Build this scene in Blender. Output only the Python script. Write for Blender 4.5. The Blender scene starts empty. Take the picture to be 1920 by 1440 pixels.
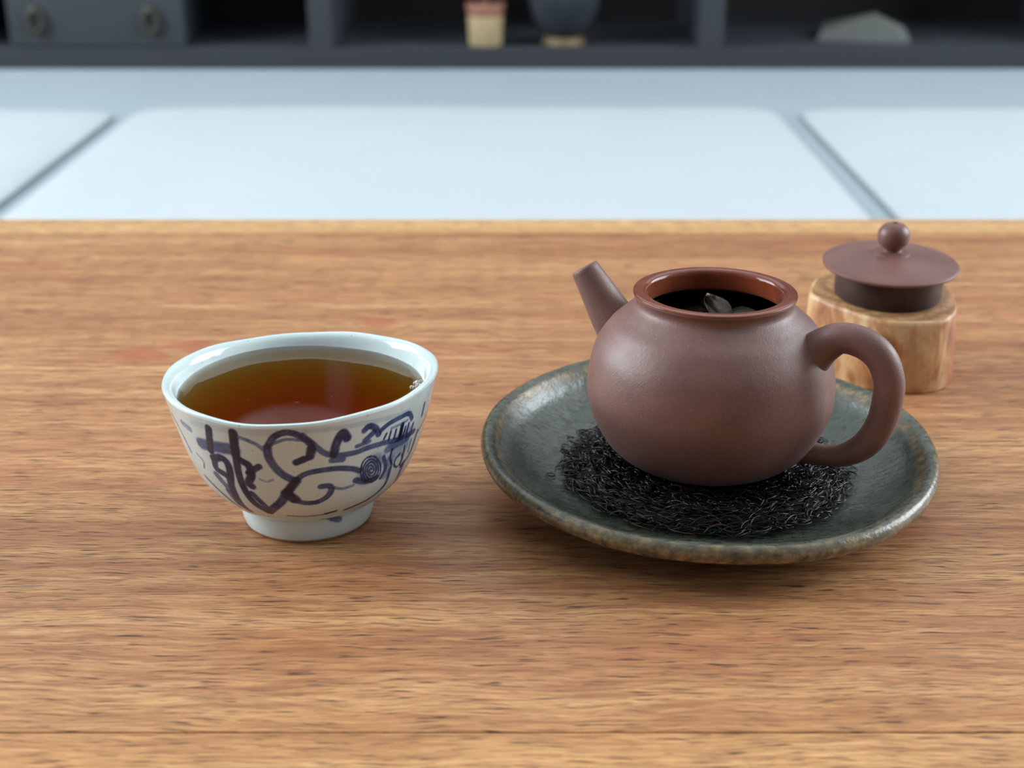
import bpy, bmesh, math, random
import numpy as np
from mathutils import Vector, Matrix, noise as mnoise

# ------------------------------------------------------------------ camera
scene = bpy.context.scene
COL = scene.collection
R_ = math.radians
CAM_H = 0.16062
cam_d = bpy.data.cameras.new('camera')
cam_d.sensor_width = 36.0
cam_d.lens = 2700 / 1920 * 36.0
cam_d.clip_start = 0.01
cam_d.clip_end = 50
cam = bpy.data.objects.new('camera', cam_d)
COL.objects.link(cam)
cam.location = (0, 0, CAM_H)
cam.rotation_euler = (R_(90 - 21.6), 0, 0)
cam_d.dof.use_dof = True
cam_d.dof.focus_distance = 0.335
cam_d.dof.aperture_fstop = 18.0
scene.camera = cam

# ------------------------------------------------------------------ world, window light, exposure
world = bpy.data.worlds.new('world')
scene.world = world
world.use_nodes = True
bg = world.node_tree.nodes['Background']
bg.inputs['Color'].default_value = (0.80, 0.90, 1.0, 1)
bg.inputs['Strength'].default_value = 0.22

def window_light(name, loc, rot, sx, sy, power, color):
    d = bpy.data.lights.new(name, 'AREA')
    d.shape = 'RECTANGLE'
    d.size, d.size_y = sx, sy
    d.energy = power
    d.color = color
    o = bpy.data.objects.new(name, d)
    COL.objects.link(o)
    o.location = loc
    o.rotation_euler = rot
    return o
SKY = (0.86, 0.94, 1.0)
window_light('daylight_left_window', (-2.004, 1.0, 0.95), (0, R_(-90), 0), 1.4, 1.6, 106, SKY)
window_light('daylight_right_window', (2.004, 1.0, 0.95), (0, R_(90), 0), 1.4, 1.6, 86, SKY)

scene.view_settings.view_transform = 'Standard'
scene.view_settings.look = 'None'
scene.view_settings.gamma = 1
scene.view_settings.use_curve_mapping = False
scene.view_settings.exposure = 0.0
cy = scene.cycles
cy.max_bounces, cy.diffuse_bounces, cy.glossy_bounces, cy.transmission_bounces, cy.transparent_max_bounces = 6, 3, 3, 3, 10

# ------------------------------------------------------------------ helpers
def S(r, g, b):
    def f(c):
        c /= 255.0
        return c / 12.92 if c <= 0.04045 else ((c + 0.055) / 1.055) ** 2.4
    return (f(r), f(g), f(b), 1.0)

class NT:
    def __init__(self, name):
        self.m = bpy.data.materials.new(name)
        self.m.use_nodes = True
        self.t = self.m.node_tree
        self.t.nodes.clear()
        self.out = self.t.nodes.new('ShaderNodeOutputMaterial')
    def add(self, kind, inp=None, **props):
        n = self.t.nodes.new('ShaderNode' + kind)
        for k, v in props.items():
            setattr(n, k, v)
        for k, v in (inp or {}).items():
            s = n.inputs[k]
            if isinstance(v, bpy.types.NodeSocket):
                self.t.links.new(v, s)
            elif isinstance(v, bpy.types.Node):
                self.t.links.new(v.outputs[0], s)
            else:
                s.default_value = v
        return n
    def coord(self, scale=(1, 1, 1), loc=(0, 0, 0), rot=(0, 0, 0), src='Object'):
        tc = self.add('TexCoord')
        return self.add('Mapping', {'Vector': tc.outputs[src], 'Scale': scale, 'Location': loc, 'Rotation': rot}).outputs[0]
    def noise(self, vec, scale=1.0, detail=4.0, rough=0.55, dist=0.0):
        return self.add('TexNoise', {'Vector': vec, 'Scale': scale, 'Detail': detail, 'Roughness': rough, 'Distortion': dist}).outputs[0]
    def ramp(self, fac, stops, interp='LINEAR'):
        n = self.add('ValToRGB', {'Fac': fac})
        cr = n.color_ramp
        cr.interpolation = interp
        while len(cr.elements) < len(stops):
            cr.elements.new(0.5)
        for e, (p, c) in zip(cr.elements, stops):
            e.position = p
            e.color = c if not isinstance(c, (int, float)) else (c, c, c, 1)
        return n.outputs[0]
    def mix(self, fac, a, b, blend='MIX'):
        n = self.add('Mix', data_type='RGBA', blend_type=blend)
        for k, v in ((0, fac), (6, a), (7, b)):
            if isinstance(v, bpy.types.NodeSocket):
                self.t.links.new(v, n.inputs[k])
            else:
                n.inputs[k].default_value = v
        return n.outputs[2]
    def math(self, op, a, b=0.0, clamp=False):
        n = self.add('Math', operation=op, use_clamp=clamp)
        for k, v in ((0, a), (1, b)):
            if isinstance(v, bpy.types.NodeSocket):
                self.t.links.new(v, n.inputs[k])
            else:
                n.inputs[k].default_value = v
        return n.outputs[0]
    def bump(self, height, strength=0.3, dist=0.001):
        return self.add('Bump', {'Height': height, 'Strength': strength, 'Distance': dist}).outputs[0]
    def pbr(self, color, rough=0.5, normal=None, spec=0.5, coat=0.0, coat_rough=0.1, **kw):
        inp = {'Base Color': color, 'Roughness': rough, 'Specular IOR Level': spec, 'Coat Weight': coat, 'Coat Roughness': coat_rough}
        inp.update(kw)
        if normal is not None:
            inp['Normal'] = normal
        b = self.add('BsdfPrincipled', inp)
        self.t.links.new(b.outputs[0], self.out.inputs[0])
        return self.m

def simple(name, col, rough=0.6, bump_scale=0, bump=0.2, spec=0.5, var=0.12):
    n = NT(name)
    v = n.coord()
    f = n.noise(v, bump_scale or 20, 4)
    c2 = tuple(x * (1 - var) for x in col[:3]) + (1,)
    nm = n.bump(f, bump, 0.001) if bump_scale else None
    return n.pbr(n.mix(f, c2, col), rough, nm, spec)

def empty(name, loc, label=None, cat=None, group=None, kind=None):
    o = bpy.data.objects.new(name, None)
    o.empty_display_size = 0.02
    COL.objects.link(o)
    o.location = loc
    tag(o, label, cat, group, kind)
    return o

def tag(o, label=None, cat=None, group=None, kind=None):
    for k, v in (('label', label), ('category', cat), ('group', group), ('kind', kind)):
        if v:
            o[k] = v
    return o

def wloc(o):
    p = Vector(o.location)
    q = o.parent
    while q:
        p = p + q.location
        q = q.parent
    return p

def mesh_obj(name, verts, faces, mat, parent=None, smooth=True, mats=None, mat_idx=None):
    """mesh given in world coordinates; parent keeps them there"""
    me = bpy.data.meshes.new(name)
    me.from_pydata([tuple(map(float, v)) for v in verts], [], faces)
    for m in (mats or [mat]):
        me.materials.append(m)
    if mat_idx is not None:
        me.polygons.foreach_set('material_index', mat_idx)
    if smooth:
        me.polygons.foreach_set('use_smooth', [True] * len(me.polygons))
    me.update()
    o = bpy.data.objects.new(name, me)
    COL.objects.link(o)
    if parent:
        o.parent = parent
        o.matrix_parent_inverse = Matrix.Translation(-wloc(parent)) if parent.type == 'EMPTY' else Matrix.Identity(4)
    return o

def box_geo(x0, x1, y0, y1, z0, z1):
    v = [(x, y, z) for z in (z0, z1) for y in (y0, y1) for x in (x0, x1)]
    f = [(0, 2, 3, 1), (4, 5, 7, 6), (0, 1, 5, 4), (2, 6, 7, 3), (0, 4, 6, 2), (1, 3, 7, 5)]
    return v, f

def join_geo(parts):
    V, F = [], []
    for v, f in parts:
        o = len(V)
        V += list(v)
        F += [tuple(i + o for i in q) for q in f]
    return V, F

def box(name, b, mat, parent=None, bevel=0.0, segs=2):
    v, f = box_geo(*b)
    o = mesh_obj(name, v, f, mat, parent, smooth=False)
    if bevel:
        bm = bmesh.new()
        bm.from_mesh(o.data)
        bmesh.ops.bevel(bm, geom=bm.edges[:], offset=bevel, segments=segs, affect='EDGES', profile=0.6)
        bm.to_mesh(o.data)
        bm.free()
    return o

def boxes(name, bs, mat, parent=None):
    v, f = join_geo([box_geo(*b) for b in bs])
    return mesh_obj(name, v, f, mat, parent, smooth=False)

def cr(pts, n=12):
    """Catmull-Rom through the points"""
    pts = np.array(pts, float)
    P = np.vstack([2 * pts[0] - pts[1], pts, 2 * pts[-1] - pts[-2]])
    out = []
    for i in range(1, len(P) - 2):
        a, b, c, d = P[i - 1], P[i], P[i + 1], P[i + 2]
        for t in np.linspace(0, 1, n, endpoint=False):
            out.append(.5 * (2 * b + (c - a) * t + (2 * a - 5 * b + 4 * c - d) * t * t + (3 * b - a - 3 * c + d) * t ** 3))
    out.append(P[-2])
    return np.array(out)

def lathe(prof, ax, n=96, warp=None):
    """rings of a profile (r, z) about a vertical axis -> verts, faces; ends with r ~ 0 become caps"""
    th = np.linspace(0, 2 * np.pi, n, endpoint=False)
    V = []
    for r, z in prof:
        ring = np.c_[r * np.cos(th), r * np.sin(th), np.full(n, z)]
        if warp:
            ring = warp(ring, th, r, z)
        ring[:, 0] += ax[0]
        ring[:, 1] += ax[1]
        V.append(ring)
    V = np.vstack(V)
    F = []
    for i in range(len(prof) - 1):
        a, b = i * n, (i + 1) * n
        for j in range(n):
            k = (j + 1) % n
            F.append((a + j, a + k, b + k, b + j))
    return V, F

def capped(VF, n, first=True, last=True):
    V, F = VF
    m = len(V) // n
    F = list(F)
    if first:
        F.append(tuple(range(n - 1, -1, -1)))
    if last:
        F.append(tuple(range((m - 1) * n, m * n)))
    return V, F

def tube(path, radii, n=24, squash=1.0, caps=True, side=None):
    """sweep a circle along a path; squash scales it along `side`"""
    P = np.array(path, float)
    T = np.gradient(P, axis=0)
    T /= np.linalg.norm(T, axis=1)[:, None]
    s = np.array(side if side is not None else (0, 0, 1), float)
    V = []
    for p, t, r in zip(P, T, radii):
        u = s - t * np.dot(s, t)
        if np.linalg.norm(u) < 1e-6:
            u = np.array((1, 0, 0)) - t * t[0]
        u /= np.linalg.norm(u)
        w = np.cross(t, u)
        s = u
        for j in range(n):
            a = 2 * np.pi * j / n
            V.append(p + u * r * squash * math.cos(a) + w * r * math.sin(a))
    F = []
    m = len(P)
    for i in range(m - 1):
        for j in range(n):
            k = (j + 1) % n
            F.append((i * n + j, i * n + k, (i + 1) * n + k, (i + 1) * n + j))
    if caps:
        F.append(tuple(range(n - 1, -1, -1)))
        F.append(tuple(range((m - 1) * n, m * n)))
    return V, F

# ------------------------------------------------------------------ materials
def wood_table(name, pale=0.0, off=0.0, red=True):
    n = NT(name)
    # slow warp of the grain lines
    base = n.add('TexCoord').outputs['Object']
    wob = n.noise(n.coord((22, 40, 1), (off, off, 0)), 1.0, 3, 0.55)
    wv = n.add('VectorMath', {0: base, 1: n.add('CombineXYZ', {'Y': n.math('MULTIPLY', n.math('SUBTRACT', wob, 0.5), 0.006)}).outputs[0]}, operation='ADD').outputs[0]
    def mp(sx, sy, o=0.0):
        return n.add('Mapping', {'Vector': wv, 'Scale': (sx, sy, 1), 'Location': (off + o, off * 1.7 + o, 0)}).outputs[0]
    broad = n.noise(mp(3.0, 75, 1.3), 1.0, 3, 0.55)
    mid = n.noise(mp(34, 480, 4.1), 1.0, 5, 0.68)
    fine = n.noise(mp(120, 2300, 7.7), 1.0, 3, 0.65)
    pores = n.noise(mp(105, 1700, 11.0), 1.0, 2, 0.55)
    pores2 = n.noise(mp(60, 700, 15.0), 1.0, 2, 0.6)
    hazy = n.noise(mp(20, 60, 21.0), 1.0, 3, 0.6)
    if pale:
        c = n.ramp(broad, [(0.3, S(198, 152, 100)), (0.7, S(220, 180, 126))])
        c = n.mix(n.ramp(mid, [(0.35, 0.0), (0.7, 0.5)]), c, S(190, 132, 80))
    else:
        c = n.ramp(broad, [(0.30, S(158, 104, 66)), (0.45, S(178, 126, 82)), (0.58, S(194, 144, 96)), (0.75, S(208, 162, 112))])
        c = n.mix(n.ramp(mid, [(0.38, 0.8), (0.53, 0.0)]), c, S(140, 88, 58))
        c = n.mix(n.ramp(mid, [(0.56, 0.0), (0.74, 0.5)]), c, S(228, 184, 134))
        c = n.mix(n.ramp(hazy, [(0.55, 0.0), (0.75, 0.4)]), c, S(186, 112, 78))
        # the more yellow board region towards the near edge
        yy = n.add('SeparateXYZ', {0: base}).outputs[1]
        c = n.mix(n.math('MULTIPLY', n.math('SUBTRACT', 1.0, n.math('MULTIPLY', n.math('SUBTRACT', yy, 0.20), 22.0, True), True), 0.5), c, S(210, 154, 86))
    c = n.mix(n.ramp(fine, [(0.36, 0.75), (0.54, 0.0)]), c, S(128, 80, 52))
    c = n.mix(n.ramp(pores, [(0.33, 0.95), (0.41, 0.0)]), c, S(66, 42, 32))
    c = n.mix(n.math('MULTIPLY', n.ramp(pores2, [(0.25, 1.0), (0.34, 0.0)]), 0.75), c, S(92, 76, 68))
    c = n.mix(n.math('MULTIPLY', n.ramp(pores2, [(0.74, 0.0), (0.80, 1.0)]), 0.35), c, S(190, 172, 156))
    if red:
        # reddish old stains on the far half of the top
        sn = n.math('MULTIPLY', n.math('SUBTRACT', n.noise(base, 160, 3), 0.5), 1.3)
        for (sx, sy, rx, ry) in ((-0.118, 0.431, 0.011, 0.010), (-0.104, 0.440, 0.010, 0.006), (-0.052, 0.440, 0.013, 0.006), (-0.036, 0.436, 0.012, 0.007), (-0.045, 0.462, 0.008, 0.006), (-0.19, 0.46, 0.012, 0.006)):
            d = n.add('VectorMath', {0: n.add('Mapping', {'Vector': base, 'Location': (-sx / rx, -sy / ry, 0), 'Scale': (1 / rx, 1 / ry, 0)}).outputs[0]}, operation='LENGTH').outputs['Value']
            d = n.math('ADD', d, sn)
            c = n.mix(n.ramp(d, [(0.55, 0.5), (1.0, 0.0)]), c, S(160, 76, 48))
    h = n.math('ADD', n.math('MULTIPLY', n.ramp(pores, [(0.28, 0.0), (0.42, 1.0)]), 0.7), n.math('MULTIPLY', fine, 0.5))
    rough = n.ramp(mid, [(0.3, 0.50), (0.7, 0.40)])
    return n.pbr(c, rough, n.bump(h, 0.35, 0.0004), 0.42)

M = {}
M['wood'] = wood_table('table_wood')
M['wood_near'] = wood_table('table_wood_near', off=3.3, red=False)
M['wood_edge'] = wood_table('table_edge_wood', pale=1.0, off=6.1, red=False)

def clay(name, base, dark, rough, spec=0.45, bump=0.22):
    n = NT(name)
    v = n.coord()
    big = n.noise(v, 70, 4, 0.6)
    grain = n.noise(v, 2600, 3, 0.6)
    vor = n.add('TexVoronoi', {'Vector': v, 'Scale': 560.0}).outputs['Distance']
    c = n.mix(n.ramp(big, [(0.3, 0.0), (0.7, 1.0)]), dark, base)
    c = n.mix(n.ramp(grain, [(0.35, 0.35), (0.5, 0.0)]), c, tuple(x * 0.6 for x in dark[:3]) + (1,))
    c = n.mix(n.math('MULTIPLY', n.ramp(vor, [(0.055, 1.0), (0.085, 0.0)]), 0.35), c, S(186, 150, 128))
    h = n.math('ADD', grain, n.math('MULTIPLY', n.noise(v, 700, 3), 1.2))
    return n.pbr(c, n.math('ADD', rough, n.math('MULTIPLY', n.math('SUBTRACT', n.noise(v, 300, 3), 0.5), 0.12)), n.bump(h, bump, 0.00012), spec, **{'Sheen Weight': 0.06, 'Sheen Roughness': 0.5})
M['clay'] = clay('purple_clay', S(120, 82, 72), S(102, 66, 58), 0.46, 0.55, 0.45)
M['clay_lid'] = clay('purple_clay_lid', S(122, 80, 70), S(106, 66, 58), 0.40)
M['clay_dark'] = clay('purple_clay_dark', S(62, 38, 34), S(44, 27, 25), 0.42)  # same clay in darker tones, for the lid flange
M['clay_wet'] = clay('wet_red_clay', S(124, 58, 32), S(98, 42, 23), 0.12, 0.36, 0.05)
M['clay_inside'] = simple('tea_stained_clay', S(30, 20, 17), 0.55, 300, 0.2)
M['hole'] = simple('vent_hole_shade', S(16, 10, 9), 0.8)

def porcelain(name, inner=False):
    n = NT(name)
    v = n.coord()
    soft = n.noise(v, 55, 3)
    c = n.mix(soft, S(194, 208, 206), S(206, 218, 217))
    if not inner:
        at = n.add('Attribute', attribute_name='paint').outputs['Fac']
        cloud = n.noise(v, 380, 5, 0.7)
        grit = n.noise(v, 1900, 3, 0.7)
        p = n.math('MULTIPLY', at, n.math('ADD', 0.50, n.math('MULTIPLY', cloud, 0.95)))
        p = n.math('ADD', p, n.math('MULTIPLY', n.math('MULTIPLY', n.math('SUBTRACT', grit, 0.5), at), 0.7))
        c = n.mix(n.ramp(p, [(0.03, 0.0), (0.40, 0.86), (0.75, 1.0)]), c, n.ramp(p, [(0.15, S(112, 134, 172)), (0.42, S(52, 80, 134)), (0.66, S(32, 48, 98)), (0.92, S(28, 28, 52))]))
    vor = n.add('TexVoronoi', {'Vector': v, 'Scale': 330.0}).outputs['Distance']
    c = n.mix(n.math('MULTIPLY', n.ramp(vor, [(0.05, 1.0), (0.09, 0.0)]), 0.45), c, S(110, 104, 92))
    h = n.math('ADD', n.noise(v, 130, 2), n.math('MULTIPLY', n.noise(v, 900, 2), 0.12))
    return n.pbr(c, 0.10, n.bump(h, 0.12, 0.0006), 0.5)
M['porcelain'] = porcelain('painted_porcelain')
M['porcelain_in'] = porcelain('plain_porcelain', True)
M['bare_clay'] = simple('unglazed_foot', S(176, 150, 118), 0.8, 400)

def tea_mat():
    n = NT('tea_liquid')
    fr = n.add('Fresnel', {'IOR': 1.333})
    tr = n.add('BsdfTransparent', {'Color': (1, 1, 1, 1)})
    gl = n.add('BsdfGlossy', {'Color': (1, 1, 1, 1), 'Roughness': 0.0})
    mx = n.add('MixShader', {0: fr.outputs[0], 1: tr.outputs[0], 2: gl.outputs[0]})
    n.t.links.new(mx.outputs[0], n.out.inputs[0])
    va = n.add('VolumeAbsorption', {'Color': (0.966, 0.75, 0.0, 1), 'Density': 175.0})
    n.t.links.new(va.outputs[0], n.out.inputs[1])
    return n.m
M['tea'] = tea_mat()

def bubble_mat():
    n = NT('bubble_film')
    lw = n.add('LayerWeight', {'Blend': 0.5})
    tr = n.add('BsdfTransparent', {'Color': (0.97, 0.95, 0.93, 1)})
    gl = n.add('BsdfPrincipled', {'Base Color': (0.85, 0.83, 0.8, 1), 'Roughness': 0.04, 'Specular IOR Level': 1.0})
    mx = n.add('MixShader', {0: n.ramp(lw.outputs['Facing'], [(0.0, 0.12), (1.0, 0.9)]), 1: tr.outputs[0], 2: gl.outputs[0]})
    n.t.links.new(mx.outputs[0], n.out.inputs[0])
    return n.m
M['bubble'] = bubble_mat()

def glaze():
    n = NT('green_grey_glaze')
    v = n.coord()
    big = n.noise(v, 45, 5, 0.65)
    str_ = n.noise(n.coord((320, 1100, 600), rot=(0, 0, 0.25)), 1.0, 4, 0.7)
    fl = n.noise(v, 1500, 3, 0.7)
    c = n.ramp(big, [(0.3, S(50, 55, 49)), (0.5, S(70, 75, 65)), (0.7, S(94, 97, 84))])
    c = n.mix(n.ramp(str_, [(0.38, 0.9), (0.52, 0.0)]), c, S(24, 27, 25))
    c = n.mix(n.ramp(fl, [(0.60, 0.0), (0.75, 0.4)]), c, S(140, 142, 116))
    at = n.add('Attribute', attribute_name='rim').outputs['Fac']
    rim_n = n.noise(v, 170, 4, 0.7)
    brown = n.ramp(n.noise(v, 420, 4, 0.7), [(0.32, S(58, 48, 34)), (0.5, S(122, 98, 62)), (0.68, S(172, 142, 94))])
    k = n.math('MULTIPLY', at, n.ramp(rim_n, [(0.30, 0.25), (0.52, 1.0)]))
    c = n.mix(k, c, brown)
    h = n.math('ADD', n.noise(v, 330, 4, 0.6), n.math('MULTIPLY', fl, 0.4))
    return n.pbr(c, n.ramp(str_, [(0.35, 0.30), (0.6, 0.18)]), n.bump(h, 0.38, 0.0005), 0.55)
M['glaze'] = glaze()
M['glaze_foot'] = simple('saucer_foot_clay', S(84, 60, 42), 0.75, 300)

def fibre(name, a, b, rough):
    n = NT(name)
    c = n.mix(n.ramp(n.noise(n.coord(), 300, 3), [(0.45, 0.0), (0.72, 1.0)]), a, b)
    return n.pbr(c, rough, None, 0.42)
M['fibre'] = fibre('dark_palm_fibre', S(11, 8, 8), S(34, 20, 17), 0.16)
M['fibre_red'] = fibre('rusty_palm_fibre', S(70, 36, 26), S(96, 54, 36), 0.35)
M['mat_core'] = simple('fibre_mat_core', S(8, 6, 6), 0.7, 900, 0.6)

def block_side():
    n = NT('peeled_log')
    v = n.coord((70, 70, 38))
    a = n.noise(v, 1.6, 5, 0.6, 0.6)
    st = n.noise(n.coord((210, 210, 25)), 1.5, 4, 0.6)
    c = n.ramp(a, [(0.32, S(136, 84, 50)), (0.44, S(178, 126, 82)), (0.54, S(204, 162, 116)), (0.72, S(222, 190, 146))])
    c = n.mix(n.ramp(st, [(0.35, 0.3), (0.5, 0.0)]), c, S(150, 92, 54))
    x = n.add('SeparateXYZ', {0: n.add('TexCoord').outputs['Object']}).outputs[0]
    red = n.math('MULTIPLY', n.math('SUBTRACT', x, 0.1300), 260.0, True)
    c = n.mix(n.math('MULTIPLY', red, 0.85), c, S(178, 104, 72))
    return n.pbr(c, 0.45, n.bump(st, 0.25, 0.0004), 0.45)
M['log_side'] = block_side()
def block_top():
    n = NT('end_grain')
    v = n.add('TexCoord').outputs['Object']
    d = n.add('VectorMath', {0: v, 1: (0.108, 0.428, 0.0237)}, operation='DISTANCE').outputs['Value']
    d = n.math('ADD', n.math('MULTIPLY', d, 1300), n.math('MULTIPLY', n.noise(v, 120, 4), 5.0))
    ring = n.math('ADD', n.math('MULTIPLY', n.math('SINE', d), 0.5), 0.5)
    c = n.mix(ring, S(150, 106, 70), S(186, 140, 96))
    c = n.mix(n.ramp(n.noise(v, 500, 4), [(0.4, 0.5), (0.55, 0.0)]), c, S(120, 82, 54))
    return n.pbr(c, 0.6, n.bump(ring, 0.2, 0.0002), 0.35)
M['log_top'] = block_top()

def leaf(name, a, b):
    n = NT(name)
    v = n.coord()
    c = n.mix(n.noise(v, 260, 4), a, b)
    return n.pbr(c, 0.22, n.bump(n.noise(v, 900, 3), 0.35, 0.0003), 0.5)
M['leaf_tan'] = leaf('steeped_leaf_tan', S(128, 104, 70), S(88, 68, 46))
M['leaf_grey'] = leaf('steeped_leaf_grey', S(104, 86, 68), S(66, 50, 38))
M['leaf_dark'] = leaf('steeped_leaf_dark', S(66, 56, 42), S(38, 32, 25))

def fabric(name, a, b, weave=900):
    n = NT(name)
    v = n.coord()
    c = n.mix(n.noise(v, 6, 4), a, b)
    return n.pbr(c, 0.92, n.bump(n.noise(v, weave, 2), 0.25, 0.001), 0.15)
M['cushion'] = fabric('white_cotton', S(172, 179, 182), S(180, 185, 188))
M['blanket'] = fabric('pale_grey_cover', S(146, 157, 163), S(154, 164, 170))
M['bench'] = simple('bench_white_paint', S(205, 210, 212), 0.6)
M['shelf'] = simple('charcoal_stained_wood', S(50, 53, 60), 0.7, 30, 0.1)
M['shelf_back'] = simple('black_back_panel', S(20, 21, 23), 0.8)
M['drawer'] = simple('dark_grey_drawer', S(50, 56, 60), 0.6, 30, 0.1)
M['brass'] = NT('worn_brass').pbr(S(84, 80, 70), 0.5, None, 0.5, Metallic=0.85)
M['jar'] = simple('tan_bamboo', S(190, 168, 128), 0.6, 60, 0.2)
M['jar_lip'] = simple('reddish_lip', S(150, 100, 82), 0.5)
M['tamper'] = simple('dark_tool_wood', S(46, 30, 26), 0.6)
M['vase'] = simple('blue_black_glaze', S(54, 58, 65), 0.25, 30, 0.1)
M['stand'] = simple('turned_wood_stand', S(104, 86, 60), 0.5, 60, 0.2)
M['paper'] = simple('grey_paper', S(96, 98, 95), 0.85)
M['wall'] = simple('white_plaster', S(226, 228, 228), 0.9, 60, 0.1, 0.3, 0.04)
M['floor'] = simple('pale_floor', S(178, 180, 178), 0.6, 8, 0.0)
M['frame'] = simple('window_frame_white', S(225, 228, 228), 0.5)
def pane():
    n = NT('window_glass')
    fr = n.add('Fresnel', {'IOR': 1.45})
    mx = n.add('MixShader', {0: fr.outputs[0], 1: n.add('BsdfTransparent', {'Color': (.96, .98, .97, 1)}).outputs[0], 2: n.add('BsdfGlossy', {'Roughness': 0.0}).outputs[0]})
    n.t.links.new(mx.outputs[0], n.out.inputs[0])
    return n.m
M['pane'] = pane()
M['lantern'] = simple('white_paper_shade', S(240, 238, 232), 0.9)
M['cord'] = simple('black_cord', S(30, 30, 32), 0.6)

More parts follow.
